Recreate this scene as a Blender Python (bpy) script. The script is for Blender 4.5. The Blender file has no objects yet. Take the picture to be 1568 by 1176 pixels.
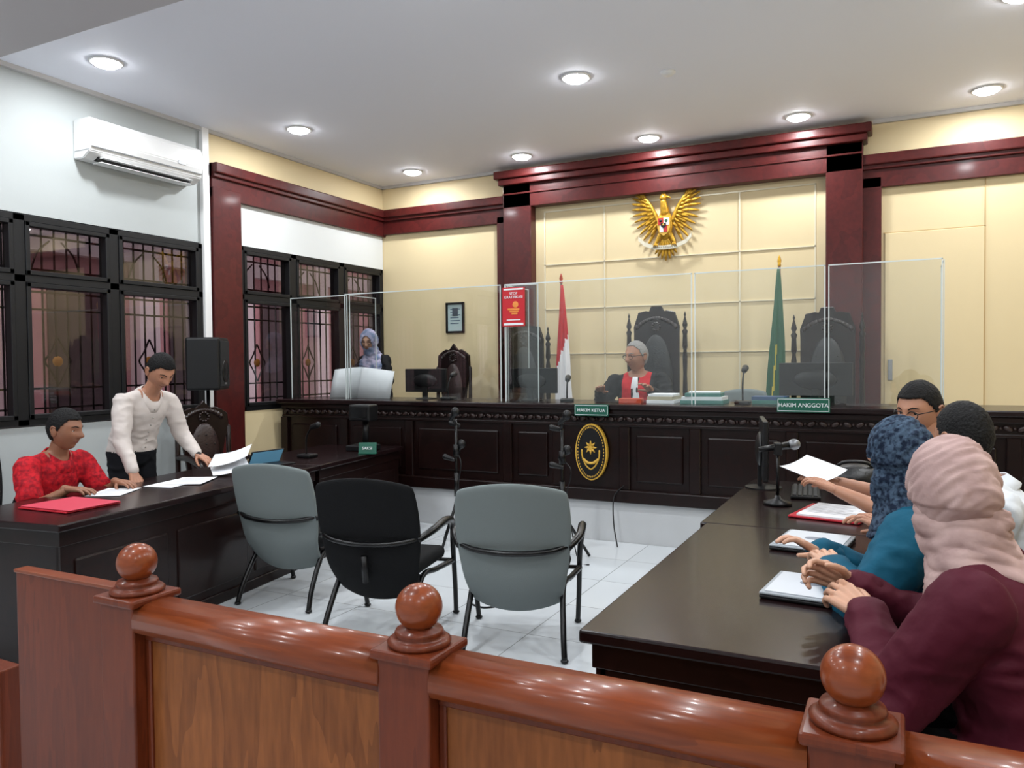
import bpy, bmesh, math, random
from mathutils import Matrix, Vector, Euler, noise
random.seed(4)
V=Vector
D=bpy.data
SC=bpy.context.scene
pi=math.pi
# ------------------------------------------------------------------ materials
def lin(c):
    r=[]
    for v in c:
        v=v/255.0
        r.append(v/12.92 if v<=.04045 else ((v+.055)/1.055)**2.4)
    return (r[0],r[1],r[2],1)
MC={}
def mat(name,col,rough=.5,metal=0,coat=0,spec=.5,bump=0,bscale=20,var=0,vscale=5,emit=0,stretch=(1,1,1),sheen=0,col2=None,sub=0):
    if name in MC: return MC[name]
    m=D.materials.new(name); m.use_nodes=True
    nt=m.node_tree; b=nt.nodes['Principled BSDF']
    c=lin(col)
    b.inputs['Base Color'].default_value=c
    b.inputs['Roughness'].default_value=rough
    b.inputs['Metallic'].default_value=metal
    b.inputs['Coat Weight'].default_value=coat
    b.inputs['Coat Roughness'].default_value=.08
    b.inputs['Specular IOR Level'].default_value=spec
    b.inputs['Sheen Weight'].default_value=sheen
    if sub:
        b.inputs['Subsurface Weight'].default_value=sub
        b.inputs['Subsurface Radius'].default_value=(.02,.008,.004)
    if emit:
        b.inputs['Emission Color'].default_value=c
        b.inputs['Emission Strength'].default_value=emit
    if bump or var:
        tc=nt.nodes.new('ShaderNodeTexCoord'); mp=nt.nodes.new('ShaderNodeMapping')
        mp.inputs['Scale'].default_value=stretch
        nt.links.new(tc.outputs['Object'],mp.inputs['Vector'])
    if var:
        n=nt.nodes.new('ShaderNodeTexNoise'); n.inputs['Scale'].default_value=vscale; n.inputs['Detail'].default_value=5
        nt.links.new(mp.outputs[0],n.inputs['Vector'])
        r=nt.nodes.new('ShaderNodeValToRGB')
        c2=lin(col2) if col2 else tuple([x*(1-var) for x in c[:3]]+[1])
        r.color_ramp.elements[0].position=.4; r.color_ramp.elements[1].position=.6
        r.color_ramp.elements[0].color=c2; r.color_ramp.elements[1].color=c
        nt.links.new(n.outputs['Fac'],r.inputs[0]); nt.links.new(r.outputs[0],b.inputs['Base Color'])
    if bump:
        n=nt.nodes.new('ShaderNodeTexNoise'); n.inputs['Scale'].default_value=bscale; n.inputs['Detail'].default_value=3
        nt.links.new(mp.outputs[0],n.inputs['Vector'])
        bp=nt.nodes.new('ShaderNodeBump'); bp.inputs['Strength'].default_value=bump; bp.inputs['Distance'].default_value=.02
        nt.links.new(n.outputs['Fac'],bp.inputs['Height']); nt.links.new(bp.outputs[0],b.inputs['Normal'])
    MC[name]=m
    return m
def woodmat(name,c1,c2,scale=3,stretch=(1,1,12),rough=.3,coat=.5,spec=.5,rings=6):
    if name in MC: return MC[name]
    m=D.materials.new(name); m.use_nodes=True; nt=m.node_tree; b=nt.nodes['Principled BSDF']
    tc=nt.nodes.new('ShaderNodeTexCoord'); mp=nt.nodes.new('ShaderNodeMapping'); mp.inputs['Scale'].default_value=stretch
    nt.links.new(tc.outputs['Object'],mp.inputs['Vector'])
    n=nt.nodes.new('ShaderNodeTexNoise'); n.inputs['Scale'].default_value=scale; n.inputs['Detail'].default_value=3; n.inputs['Distortion'].default_value=.3
    nt.links.new(mp.outputs[0],n.inputs['Vector'])
    w=nt.nodes.new('ShaderNodeMath'); w.operation='MULTIPLY'; w.inputs[1].default_value=rings
    s=nt.nodes.new('ShaderNodeMath'); s.operation='FRACT'
    nt.links.new(n.outputs['Fac'],w.inputs[0]); nt.links.new(w.outputs[0],s.inputs[0])
    n2=nt.nodes.new('ShaderNodeTexNoise'); n2.inputs['Scale'].default_value=scale*12; n2.inputs['Detail'].default_value=3
    nt.links.new(mp.outputs[0],n2.inputs['Vector'])
    mx=nt.nodes.new('ShaderNodeMath'); mx.operation='MULTIPLY_ADD'; mx.inputs[1].default_value=.28
    nt.links.new(s.outputs[0],mx.inputs[0]); 
    h=nt.nodes.new('ShaderNodeMath'); h.operation='MULTIPLY'; h.inputs[1].default_value=.7
    nt.links.new(n2.outputs['Fac'],h.inputs[0]); nt.links.new(h.outputs[0],mx.inputs[2])
    r=nt.nodes.new('ShaderNodeValToRGB'); r.color_ramp.elements[0].color=lin(c1); r.color_ramp.elements[1].color=lin(c2)
    r.color_ramp.elements[0].position=.2; r.color_ramp.elements[1].position=.75
    nt.links.new(mx.outputs[0],r.inputs[0]); nt.links.new(r.outputs[0],b.inputs['Base Color'])
    b.inputs['Roughness'].default_value=rough; b.inputs['Coat Weight'].default_value=coat; b.inputs['Coat Roughness'].default_value=.1
    b.inputs['Specular IOR Level'].default_value=spec
    MC[name]=m; return m
def glassmat(name,tint,gl=.06,rough=.02):
    m=D.materials.new(name); m.use_nodes=True; nt=m.node_tree; nt.nodes.clear()
    o=nt.nodes.new('ShaderNodeOutputMaterial'); t=nt.nodes.new('ShaderNodeBsdfTransparent'); g=nt.nodes.new('ShaderNodeBsdfGlossy')
    x=nt.nodes.new('ShaderNodeMixShader'); t.inputs[0].default_value=tint; g.inputs['Roughness'].default_value=rough
    x.inputs[0].default_value=gl
    nt.links.new(t.outputs[0],x.inputs[1]); nt.links.new(g.outputs[0],x.inputs[2]); nt.links.new(x.outputs[0],o.inputs[0])
    return m
cream=mat('cream_paint',(222,203,162),.6,bump=.03,bscale=80)
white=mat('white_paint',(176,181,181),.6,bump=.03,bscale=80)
whiteb=mat('white_paint_bay',(214,217,217),.6,bump=.03,bscale=80)
ceilm=mat('ceiling_paint',(240,242,252),.7)
beamm=mat('beam_paint',(186,182,184),.7)
maroon=woodmat('maroon_trim',(62,17,17),(82,25,23),scale=2,stretch=(1,1,1),rough=.4,coat=.08,spec=.3)
dark=woodmat('dark_mahogany',(17,7,6),(28,12,10),scale=2,stretch=(1,1,1),rough=.3,coat=.08,spec=.28)
darktop=woodmat('dark_table_top',(18,9,10),(30,15,16),scale=1.5,stretch=(1,1,1),rough=.25,coat=.12,spec=.25)
carve=mat('carved_brown',(38,20,17),.45,coat=.05)  # frieze carvings, one even brown lighter than the bench wood
railw=woodmat('rail_wood',(100,42,16),(132,62,28),scale=1.0,stretch=(.6,6,8),rough=.3,coat=.18,rings=4,spec=.3)
postw=woodmat('post_wood',(84,34,16),(106,46,23),scale=1.2,stretch=(6,6,.7),rough=.38,coat=.1,rings=4,spec=.22)
panelw=woodmat('panel_wood',(104,56,24),(140,82,40),scale=1.0,stretch=(5,3,.7),rough=.45,coat=.05,rings=7,spec=.2)
black=mat('black_plastic',(14,14,16),.4,spec=.35)
blackm=mat('black_metal',(14,14,15),.3,metal=.3)
blackfab=mat('black_fabric',(14,15,17),.85,spec=.2,bump=.2,bscale=300)
leather=mat('black_leather',(18,18,20),.4,bump=.15,bscale=60)
bleather=mat('brown_leather',(46,30,28),.35,bump=.15,bscale=60)
greyfab=mat('grey_fabric',(112,120,120),.8,spec=.2,bump=.15,bscale=400)
screen=mat('screen_black',(8,9,12),.12)
gold=mat('gold',(206,158,48),.38,metal=.55,var=.35,vscale=30)
goldflat=mat('gold_paint',(206,162,60),.4)
silver=mat('silver_strip',(222,212,186),.35,metal=.15)
paper=mat('paper_white',(228,230,234),.7)
redf=mat('red_folder',(180,22,40),.45)
redflag=mat('flag_red',(186,18,28),.6); whiteflag=mat('flag_white',(232,230,232),.6); greenflag=mat('flag_green',(14,84,54),.6); yel=mat('flag_yellow',(200,180,60),.6)
green=mat('sign_green',(6,84,66),.4)
alu=mat('aluminium',(170,172,176),.3,metal=.8)
frame=mat('window_frame_black',(18,18,20),.45,spec=.3)
grill=mat('grille_black',(10,10,11),.5)
acrylic=glassmat('acrylic',(.94,.952,.95,1),.055)
acedge=mat('acrylic_edge',(206,214,214),.3)
winglass=glassmat('tinted_glass',(.70,.62,.64,1),.07)
winglass_d=glassmat('tinted_glass_dark',(.46,.41,.42,1),.08)
acwhite=mat('ac_white',(234,234,234),.35)
tile=D.materials.new('floor_tile'); tile.use_nodes=True; nt=tile.node_tree; b=nt.nodes['Principled BSDF']
tc=nt.nodes.new('ShaderNodeTexCoord'); mp=nt.nodes.new('ShaderNodeMapping'); nt.links.new(tc.outputs['Object'],mp.inputs[0]); mp.inputs['Location'].default_value=(.1,.25,0)
br=nt.nodes.new('ShaderNodeTexBrick'); br.offset=0; br.inputs['Scale'].default_value=1; br.inputs['Brick Width'].default_value=.6; br.inputs['Row Height'].default_value=.6
br.inputs['Mortar Size'].default_value=.003; br.inputs['Color1'].default_value=lin((208,212,215)); br.inputs['Color2'].default_value=lin((200,205,209)); br.inputs['Mortar'].default_value=lin((140,142,142))
nt.links.new(mp.outputs[0],br.inputs[0]); nt.links.new(br.outputs[0],b.inputs['Base Color']); b.inputs['Roughness'].default_value=.16
# ------------------------------------------------------------------ mesh helpers
def E(name,loc=(0,0,0),rz=0,par=None):
    o=D.objects.new(name,None); SC.collection.objects.link(o); o.location=loc; o.rotation_euler=(0,0,rz); o.empty_display_size=.1
    if par: o.parent=par
    return o
def mk(name,bm,m,par=None,smooth=False,loc=None,rot=None):
    me=D.meshes.new(name); bmesh.ops.recalc_face_normals(bm,faces=bm.faces[:]); bm.to_mesh(me); bm.free()
    for x in (m if isinstance(m,(list,tuple)) else [m]): me.materials.append(x)
    if smooth:
        for p in me.polygons: p.use_smooth=True
    o=D.objects.new(name,me); SC.collection.objects.link(o)
    if par: o.parent=par
    if loc is not None: o.location=loc
    if rot is not None: o.rotation_euler=rot
    return o
def join(bm,other):
    me=D.meshes.new('t'); other.to_mesh(me); other.free(); bm.from_mesh(me); D.meshes.remove(me)
def bbox(a,c,bev=0,seg=2):
    bm=bmesh.new(); bmesh.ops.create_cube(bm,size=1)
    a=V(a); c=V(c)
    for v in bm.verts: v.co=V([ (a[i]+c[i])/2+v.co[i]*abs(c[i]-a[i]) for i in range(3)])
    if bev: bmesh.ops.bevel(bm,geom=bm.edges[:],offset=bev,segments=seg,affect='EDGES',profile=.5)
    return bm
def box(name,a,c,m,par=None,bev=0,seg=2,**k): return mk(name,bbox(a,c,bev,seg),m,par,**k)
def boxes(name,lst,m,par=None,bev=0):
    bm=bmesh.new()
    for a,c in lst: join(bm,bbox(a,c,bev,1))
    return mk(name,bm,m,par)
def loft(rings,cap=True,closed=True):
    bm=bmesh.new(); R=[[bm.verts.new(p) for p in r] for r in rings]; n=len(R[0])
    for i in range(len(R)-1):
        for j in range(n if closed else n-1):
            k=(j+1)%n
            bm.faces.new((R[i][j],R[i][k],R[i+1][k],R[i+1][j]))
    if cap and closed: bm.faces.new(R[0][::-1]); bm.faces.new(R[-1])
    return bm
def lathe(prof,n=24,c=(0,0,0)):
    return loft([[V((c[0]+r*math.cos(2*pi*i/n),c[1]+r*math.sin(2*pi*i/n),c[2]+z)) for i in range(n)] for r,z in prof])
def tube(pts,rad,n=10,sub=0):
    pts=[V(p) for p in pts]
    if sub:
        out=[];L=len(pts)
        for i in range(L-1):
            p0=pts[max(i-1,0)];p1=pts[i];p2=pts[i+1];p3=pts[min(i+2,L-1)]
            for s in range(sub):
                t=s/sub
                out.append(.5*((2*p1)+(-p0+p2)*t+(2*p0-5*p1+4*p2-p3)*t*t+(-p0+3*p1-3*p2+p3)*t**3))
        out.append(pts[-1])
        if isinstance(rad,(list,tuple)): rad=[rad[min(int(i/sub),L-2)]*(1-(i/sub-min(int(i/sub),L-2)))+rad[min(int(i/sub),L-2)+1]*(i/sub-min(int(i/sub),L-2)) for i in range(len(out))]
        pts=out
    rs=rad if isinstance(rad,(list,tuple)) else [rad]*len(pts)
    rings=[]; t0=(pts[1]-pts[0]).normalized(); a=t0.orthogonal().normalized()
    for i,p in enumerate(pts):
        t=(pts[min(i+1,len(pts)-1)]-pts[max(i-1,0)]).normalized()
        a=(a-t*a.dot(t)).normalized(); bb=t.cross(a)
        rings.append([p+(a*math.cos(2*pi*j/n)+bb*math.sin(2*pi*j/n))*rs[i] for j in range(n)])
    return loft(rings)
def ell(c,r,M=None,u=20,v=12):
    bm=bmesh.new(); bmesh.ops.create_uvsphere(bm,u_segments=u,v_segments=v,radius=1)
    for q in bm.verts:
        p=V((q.co.x*r[0],q.co.y*r[1],q.co.z*r[2]))
        if M: p=M@p
        q.co=p+V(c)
    return bm
def caps(a,c,ra,rc,n=12):
    a=V(a);c=V(c);t=c-a;L=t.length;t=t/L if L>1e-6 else V((0,0,1)); x=t.orthogonal().normalized(); y=t.cross(x); R=[]
    for k in range(5):
        an=-pi/2+k*pi/2/5*.98+.02; R.append((a+t*ra*math.sin(an),ra*math.cos(an)))
    R.append((a,ra)); R.append((c,rc))
    for k in range(1,6):
        an=k*pi/2/5*.98; R.append((c+t*rc*math.sin(an),rc*math.cos(an)))
    return loft([[p+(x*math.cos(2*pi*j/n)+y*math.sin(2*pi*j/n))*r for j in range(n)] for p,r in R])
def poly(pts,y0,y1):
    bm=bmesh.new(); a=[bm.verts.new((x,y0,z)) for x,z in pts]; c=[bm.verts.new((x,y1,z)) for x,z in pts]
    bm.faces.new(a); bm.faces.new(c[::-1]); n=len(pts)
    for i in range(n): bm.faces.new((a[i],c[i],c[(i+1)%n],a[(i+1)%n]))
    return bm
def text(body,size,loc,rot,m,par,ext=.001):
    cu=D.curves.new('lettering','FONT'); cu.body=body; cu.size=size; cu.extrude=ext; cu.align_x='CENTER'; cu.align_y='CENTER'; cu.materials.append(m)
    o=D.objects.new('lettering',cu); SC.collection.objects.link(o); o.location=loc; o.rotation_euler=rot; o.parent=par; return o
def organic(name,bms,voxel,m,par,matfn=None,sm=3,dispfn=None):
    bm=bmesh.new()
    for x in bms: join(bm,x)
    bmesh.ops.recalc_face_normals(bm,faces=bm.faces[:])
    me=D.meshes.new('t'); bm.to_mesh(me); bm.free(); o=D.objects.new('t',me); SC.collection.objects.link(o)
    md=o.modifiers.new('r','REMESH'); md.mode='VOXEL'; md.voxel_size=voxel
    dg=bpy.context.evaluated_depsgraph_get(); dg.update(); ne=D.meshes.new_from_object(o.evaluated_get(dg))
    D.objects.remove(o); bm=bmesh.new(); bm.from_mesh(ne); D.meshes.remove(ne)
    for _ in range(sm): bmesh.ops.smooth_vert(bm,verts=bm.verts[:],factor=.5,use_axis_x=True,use_axis_y=True,use_axis_z=True)
    if matfn:
        for f in bm.faces: f.material_index=matfn(f.calc_center_median())
    if dispfn:
        bm.normal_update()
        for v in bm.verts: v.co+=v.normal*dispfn(v.co)
    return mk(name,bm,m,par,True)
# ------------------------------------------------------------------ room
XL,YB,ZC=-6.05,8.3,3.85
XR,YF=2.6,-2.4
box('floor',(XL-.2,YF,-.1),(XR,YB+.2,0),tile)
box('ceiling',(XL-.2,YF-.1,ZC),(XR+.2,YB+.2,ZC+.1),ceilm)
box('wall_back',(XL-.2,YB,0),(XR,YB+.2,ZC),cream)
box('wall_right',(XR,YF-.1,0),(XR+.2,YB+.2,ZC),cream)
box('wall_front',(XL-.2,YF-.2,0),(XR,YF,ZC),whiteb)
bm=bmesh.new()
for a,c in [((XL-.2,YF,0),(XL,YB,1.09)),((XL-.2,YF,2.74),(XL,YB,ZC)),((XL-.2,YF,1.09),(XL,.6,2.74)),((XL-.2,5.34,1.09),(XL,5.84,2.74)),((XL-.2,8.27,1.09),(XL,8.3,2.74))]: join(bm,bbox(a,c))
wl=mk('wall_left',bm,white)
box('trim_1',(XL,5.83,.36),(XL+.012,8.29,1.08),cream)
box('trim_14',(XL,5.83,2.78),(XL+.012,8.29,3.22),whiteb)
box('ceiling_beam',(XL,2.1,3.6),(XR,3.11,ZC),beamm,bev=.01)
box('floor_platform',(XL,6.33,0),(XR,YB,.35),mat('platform_white',(196,198,200),.3))
def window(name,y0,y1,z0,z1,muls,zt):
    e=E(name,(XL,0,0))
    L=[((-.12,y0,z0),(.02,y0+.05,z1)),((-.12,y1-.05,z0),(.02,y1,z1)),((-.12,y0,z0),(.02,y1,z0+.05)),((-.12,y0,z1-.05),(.02,y1,z1)),((-.12,y0,zt-.03),(.02,y1,zt+.03))]
    for m in muls: L.append(((-.12,m-.045,z0),(.02,m+.045,z1)))
    ed=[y0]+muls+[y1]
    for i in range(len(ed)-1):
        a=ed[i]+(.05 if i==0 else .045); c=ed[i+1]-(.05 if i==len(ed)-2 else .045)
        for zz0,zz1 in ((z0+.05,zt-.03),(zt+.03,z1-.05)):
            for q in (((-.05,a,zz0),(.03,a+.035,zz1)),((-.05,c-.035,zz0),(.03,c,zz1)),((-.05,a,zz0),(.03,c,zz0+.035)),((-.05,a,zz1-.035),(.03,c,zz1))): L.append(q)
    boxes('window_frame',L,frame,e,.004)
    box('glass_lower',(-.04,y0+.03,z0+.03),(-.035,y1-.03,zt),winglass,e)
    box('glass_upper',(-.04,y0+.03,zt),(-.035,y1-.03,z1-.03),winglass_d,e)
    bm=bmesh.new(); y=y0+.05
    while y<y1: join(bm,bbox((-.17,y-.006,z0),(-.158,y+.006,z1))); y+=.105
    for z in (z0+.12,z0+.28,zt-.22,zt-.08,zt+.1,z1-.12): join(bm,bbox((-.175,y0,z-.008),(-.155,y1,z+.008)))
    for i in range(len(ed)-1):
        yc=(ed[i]+ed[i+1])/2; zc=z0+.5
        for s in (1,-1):
            join(bm,tube([(-.16,yc,zc+.2),(-.16,yc+s*.06,zc+.08),(-.16,yc+s*.11,zc),(-.16,yc+s*.06,zc-.08),(-.16,yc,zc-.2)],.008,6,3))
            join(bm,tube([(-.16,yc+s*.05,z1-.15),(-.16,yc+s*.15,z1-.25),(-.16,yc+s*.2,z1-.38)],.008,6,3))
    mk('security_grille',bm,grill,e)
    bm=bmesh.new()
    for i in range(len(ed)-1):
        yc=(ed[i]+ed[i+1])/2; join(bm,ell((-.165,yc,z0+.5),(.015,.045,.045),None,12,8))
    mk('grille_rosette',bm,goldflat,e,True)
window('window_1',.6,5.36,1.1,2.73,[1.4,2.15,2.88,3.62,4.42],2.24)
window('window_2',5.84,8.28,1.08,2.78,[6.62,7.45],2.26)
pink=mat('outside_pink_wall',(204,156,158),.8,var=.15,vscale=2); ow=mat('outside_white',(228,218,218),.8)
e=E('neighbouring_building',(0,0,0))
box('facade',(-9.2,-3,-.5),(-9,14,5),pink,e)
boxes('columns',[((-9,y,-.5),(-8.8,y+.3,5)) for y in (0,1.7,3.4,5.1,6.8,8.5,10.2,11.9)]+[((-9,-3,2.9),(-8.85,14,3.15))],ow,e)
boxes('dark_windows',[((-9,y,.9),(-8.97,y+.75,2.5)) for y in (.55,2.3,4.0,5.7,7.4,9.1,10.8)],mat('outside_dark',(54,36,42),.5),e)
box('ground_outside',(-12,-4,-.6),(-6.25,15,-.5),mat('outside_ground',(150,140,135),.9))
box('trim_2',(XL,5.36,1.0),(XL+.05,5.44,ZC),acwhite,bev=.005)
box('wall_column_left',(XL,5.46,0),(XL+.07,5.82,3.3),maroon,bev=.008)
def band(nm,a,c,axis):
    e=E(nm)
    box('band',a,c,maroon,e,.004)
    a2=list(a);c2=list(c); a2[2]=c[2]-.1
    if axis=='x': c2[0]+=.06
    else: a2[1]-=.06
    box('ledge',a2,c2,maroon,e,.012)
    a3=list(a2);c3=list(c2);c3[2]=a2[2]+.01; a3[2]=a2[2]-.04
    if axis=='x': c3[0]-=.03
    else: a3[1]+=.03
    box('ledge_under',a3,c3,maroon,e,.008)
band('trim_3',(XL,5.46,3.2),(XL+.06,8.3,3.53),'x')
band('trim_4',(XL,8.24,3.22),(-4.2,8.3,3.53),'y')
band('trim_5',(-.35,8.24,3.2),(XR,8.3,3.51),'y')
box('trim_6',(-4.33,8.24,.35),(-4.14,8.3,3.3),maroon,bev=.006)
box('trim_7',(-.4,8.24,.35),(-.17,8.3,3.3),maroon,bev=.006)
e=E('wall_portal_frame')
box('pilaster_left',(-4.2,8.16,.35),(-3.84,8.3,3.78),maroon,e,.008)
box('pilaster_right',(-.66,8.16,.35),(-.33,8.3,3.78),maroon,e,.008)
box('lintel',(-4.2,8.16,3.37),(-.33,8.3,3.78),maroon,e,.006)
box('crown',(-4.28,8.06,3.7),(-.25,8.3,3.79),maroon,e,.015)
box('crown_under',(-4.24,8.1,3.63),(-.29,8.3,3.7),maroon,e,.01)
box('fascia_step',(-4.2,8.145,3.52),(-.33,8.2,3.54),maroon,e,.005)
cor=mat('cornice_grey',(190,188,186),.6)
box('trim_8',(XL,5.44,ZC-.035),(XL+.04,YB,ZC),cor); box('trim_9',(XL,YB-.04,ZC-.035),(-4.28,YB,ZC),cor); box('trim_10',(-.25,YB-.04,ZC-.035),(XR,YB,ZC),cor); box('trim_11',(XL,3.11,ZC-.035),(XL+.04,5.36,ZC),cor)
box('trim_13',(XL,5.46,3.53),(XL+.012,8.3,ZC-.03),cream)
def strip(l): return [((a,8.288,b),(c,8.301,d)) for a,b,c,d in l]
S=[(-3.73,3.30,-.76,3.315),(-3.73,.36,-3.715,3.31),(-.775,.36,-.76,3.31),(-2.995,.36,-2.98,3.3),(-1.51,.36,-1.495,3.3)]
for z in (2.69,2.17,1.65): S.append((-3.73,z-.005,-.76,z+.005))
boxes('trim_12',strip(S),silver)
e=E('door_1')
seam=mat('seam_shadow',(186,158,112),.7)
box('leaf',(-.14,8.285,.36),(.68,8.299,2.76),cream,e,.004)
boxes('seams',[((.68,8.292,.36),(.69,8.299,3.2)),((-.15,8.292,2.76),(.69,8.299,2.77)),((1.35,8.292,.36),(1.36,8.299,3.2))],seam,e)
box('lock_plate',(-.11,8.27,1.35),(-.07,8.286,1.55),alu,e,.003)
# ------------------------------------------------------------------ downlights
lens=mat('downlight_lens',(250,252,255),.5,emit=55)
def downlight(x,y,z=ZC,en=28):
    e=E('recessed_downlight',(x,y,z))
    mk('trim_ring',lathe([(.12,-.001),(.12,-.01),(.105,-.014),(.098,-.006)],28),acwhite,e,True)
    mk('lens',lathe([(.098,-.004),(.096,-.014),(.088,-.024),(.07,-.034),(.04,-.04),(.005,-.042)],28),lens,e,True)
    l=D.lights.new('lamp','AREA'); l.shape='DISK'; l.size=.15; l.energy=en; l.color=(.93,.97,1)
    o=D.objects.new('lamp',l); SC.collection.objects.link(o); o.parent=e; o.location=(0,0,-.045)
for x in (-5.22,-3.77,-2.32,-.87,.65,2.0): downlight(x,7.79,en=16)
for x in (-5.25,-2.35,.68): downlight(x,5.87)
for x in (-5.36,-2.35,.68): downlight(x,3.9,en=28 if x>-5 else 20)
for x in (-5.2,-2.35,.68):
    downlight(x,2.6,3.6,20)
    downlight(x,.8); downlight(x,-1.2)
e=E('smoke_detector',(-1.66,6.11,ZC)); mk('body',lathe([(.06,0),(.06,-.01),(.035,-.03),(.01,-.032)],20),acwhite,e,True)
# ------------------------------------------------------------------ air conditioner
e=E('air_conditioner',(XL,4.65,3.41))
prof=[(0,-.16),(.12,-.16),(.2,-.11),(.225,-.02),(.22,.12),(.2,.16),(0,.16)]
bm=loft([[V((px,yy,pz)) for px,pz in prof] for yy in (-.56,.56)]); bmesh.ops.bevel(bm,geom=bm.edges[:],offset=.008,segments=2,affect='EDGES')
mk('casing',bm,acwhite,e)
box('outlet_dark',(.1,-.46,-.163),(.17,.46,-.135),black,e)
boxes('louvre',[((.08,-.45,-.185),(.19,.45,-.178)),((.15,-.45,-.15),(.212,.45,-.143))],acwhite,e,.002)
box('seam',(.02,-.562,-.1),(.219,-.558,-.095),alu,e); box('front_seam',(.212,-.55,-.078),(.2215,.55,-.07),mat('seam_grey',(120,122,124),.5),e); box('badge',(.222,.28,-.03),(.228,.36,-.0),alu,e)
# ------------------------------------------------------------------ bench
e=E('judges_bench')
B0,B1=-5.93,1.9
box('bench_top',(B0-.04,6.24,1.145),(B1,7.0,1.19),darktop,e,.01)
box('front_board',(B0,6.32,.35),(B1,6.37,1.15),dark,e)
box('left_end',(B0,6.3,.35),(B0+.05,6.95,1.15),dark,e)
box('base_moulding',(B0,6.27,.35),(B1,6.34,.46),dark,e,.01)
box('upper_moulding',(B0,6.275,1.1),(B1,6.34,1.146),dark,e,.008)
box('lower_moulding',(B0,6.29,1.0),(B1,6.34,1.025),dark,e,.006)
pil=[-5.9,-5.1,-4.3,-3.22,-2.72,-2.1,-1.5,-.75,-.05,.7,1.4]
bm=bmesh.new()
for p in pil: join(bm,bbox((p-.045,6.285,.46),(p+.045,6.33,1.0),.006,1))
for i in range(len(pil)-1):
    a,c=pil[i]+.1,pil[i+1]-.1
    if abs((a+c)/2+2.41)<.1: continue
    join(bm,bbox((a,6.3,.53),(c,6.33,.93),.014,2))
mk('pilasters_and_panels',bm,dark,e)
bm=bmesh.new(); x=B0+.05; k=0
while x<B1-.05:
    join(bm,ell((x,6.305,1.062),(.035,.012,.02),Matrix.Rotation(.5 if k%2 else -.5,3,'Y'),8,6)); join(bm,ell((x+.04,6.303,1.062),(.011,.011,.013),None,6,5)); x+=.085;k+=1
mk('carved_frieze',bm,carve,e,True)
e=E('court_emblem',(-2.39,6.27,.775))
def oval(a,b,y0,y1,n=40): return poly([(a*math.cos(2*pi*i/n),b*math.sin(2*pi*i/n)) for i in range(n)],y0,y1)
mk('rim',oval(.145,.245,-.012,.03),goldflat,e); mk('field',oval(.132,.232,-.018,0),black,e)
bm=bmesh.new()
for i in range(48):
    a=2*pi*i/48; join(bm,ell((.119*math.cos(a),-.02,.215*math.sin(a)),(.005,.004,.009),None,6,5))
for i in range(8):
    a=2*pi*i/8; join(bm,tube([(.02*math.cos(a),-.02,.04+.02*math.sin(a)),(.055*math.cos(a),-.022,.04+.06*math.sin(a))],[.014,.003],6))
join(bm,ell((0,-.02,.04),(.03,.01,.035),None,10,8)); join(bm,tube([(-.07,-.02,-.06),(-.03,-.022,-.09),(0,-.02,-.095),(.03,-.022,-.09),(.07,-.02,-.06)],.012,6,3))
for s in(1,-1):
    join(bm,tube([(s*.08,-.02,.02),(s*.075,-.02,-.05),(s*.04,-.02,-.12),(0,-.02,-.15)],.007,6,3))
mk('court_seal',bm,goldflat,e,True)
R90=(pi/2,0,0)
def sign(txt,x,z,w,h,y=6.22,nm='name_sign'):
    e=E(nm,(x,y,z)); box('plate',(-w/2,-.004,-h/2),(w/2,.004,h/2),green,e,.002)
    boxes('border',[((-w/2+.006,-.006,h/2-.012),(w/2-.006,-.003,h/2-.008)),((-w/2+.006,-.006,-h/2+.008),(w/2-.006,-.003,-h/2+.012)),((-w/2+.006,-.006,-h/2+.008),(-w/2+.01,-.003,h/2-.008)),((w/2-.01,-.006,-h/2+.008),(w/2-.006,-.003,h/2-.008))],paper,e)
    text(txt,h*.39,(0,-.006,-.002),R90,paper,e); return e
sign('HAKIM KETUA',-2.37,1.14,.31,.1); s2=sign('HAKIM ANGGOTA',-.66,1.21,.38,.11)
box('stand',(-.12,.0,-.02),(.12,.04,-.008),black,s2)
def acr(a,c,nm='panel'):
    box(nm,a,c,acrylic,eA); 
    w=.008; x0,y0,z0=a; x1,y1,z1=c
    L=[((x0,y0-.001,z1-.006),(x1,y1+.001,z1+.003))]
    if abs(x1-x0)>abs(y1-y0): L+=[((x0,y0-.001,z0),(x0+w,y1+.001,z1)),((x1-w,y0-.001,z0),(x1,y1+.001,z1))]
    else: L+=[((x0-.001,y0,z0),(x1+.001,y0+w,z1)),((x0-.001,y1-w,z0),(x1+.001,y1,z1))]
    boxes('panel_edge',L,acedge,eA)
for x0,x1,y in ((-5.98,-5.2,6.5),(-5.17,-3.34,6.42),(-3.33,-2.99,6.5),(-3.3,-1.55,6.42),(-1.53,-.52,6.42),(-.5,.27,6.42)):
    eA=E('acrylic_screen'); acr((x0,y,1.192),(x1,y+.005,2.28))
for x in (-5.19,-3.32,.28):
    eA=E('acrylic_screen'); acr((x,6.52,1.192),(x+.005,6.98,2.28))
e=E('red_notice_poster',(-3.2,6.41,2.07)); box('sheet',(-.115,-.002,-.18),(.115,.002,.18),mat('poster_red',(190,20,34),.5),e)
text('STOP\nGRATIFIKASI',.034,(0,-.004,.105),R90,paper,e)
bm=bmesh.new()
for i in range(3): join(bm,bbox((-.06+.02*i,-.004,-.03-.02*i),(.06-.01*i,-.002,-.015-.02*i)))
join(bm,ell((.02,-.003,.02),(.03,.002,.03),None,12,8)); mk('hand_graphic',bm,mat('poster_orange',(226,140,60),.5),e)
boxes('footer',[((-.1,-.004,-.17),(.1,-.002,-.15)),((-.07,-.004,-.125),(.07,-.002,-.117)),((-.1,-.004,.155),(.1,-.002,.17))],paper,e)
e=E('picture_frame',(-4.95,8.3,2.12))
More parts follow.
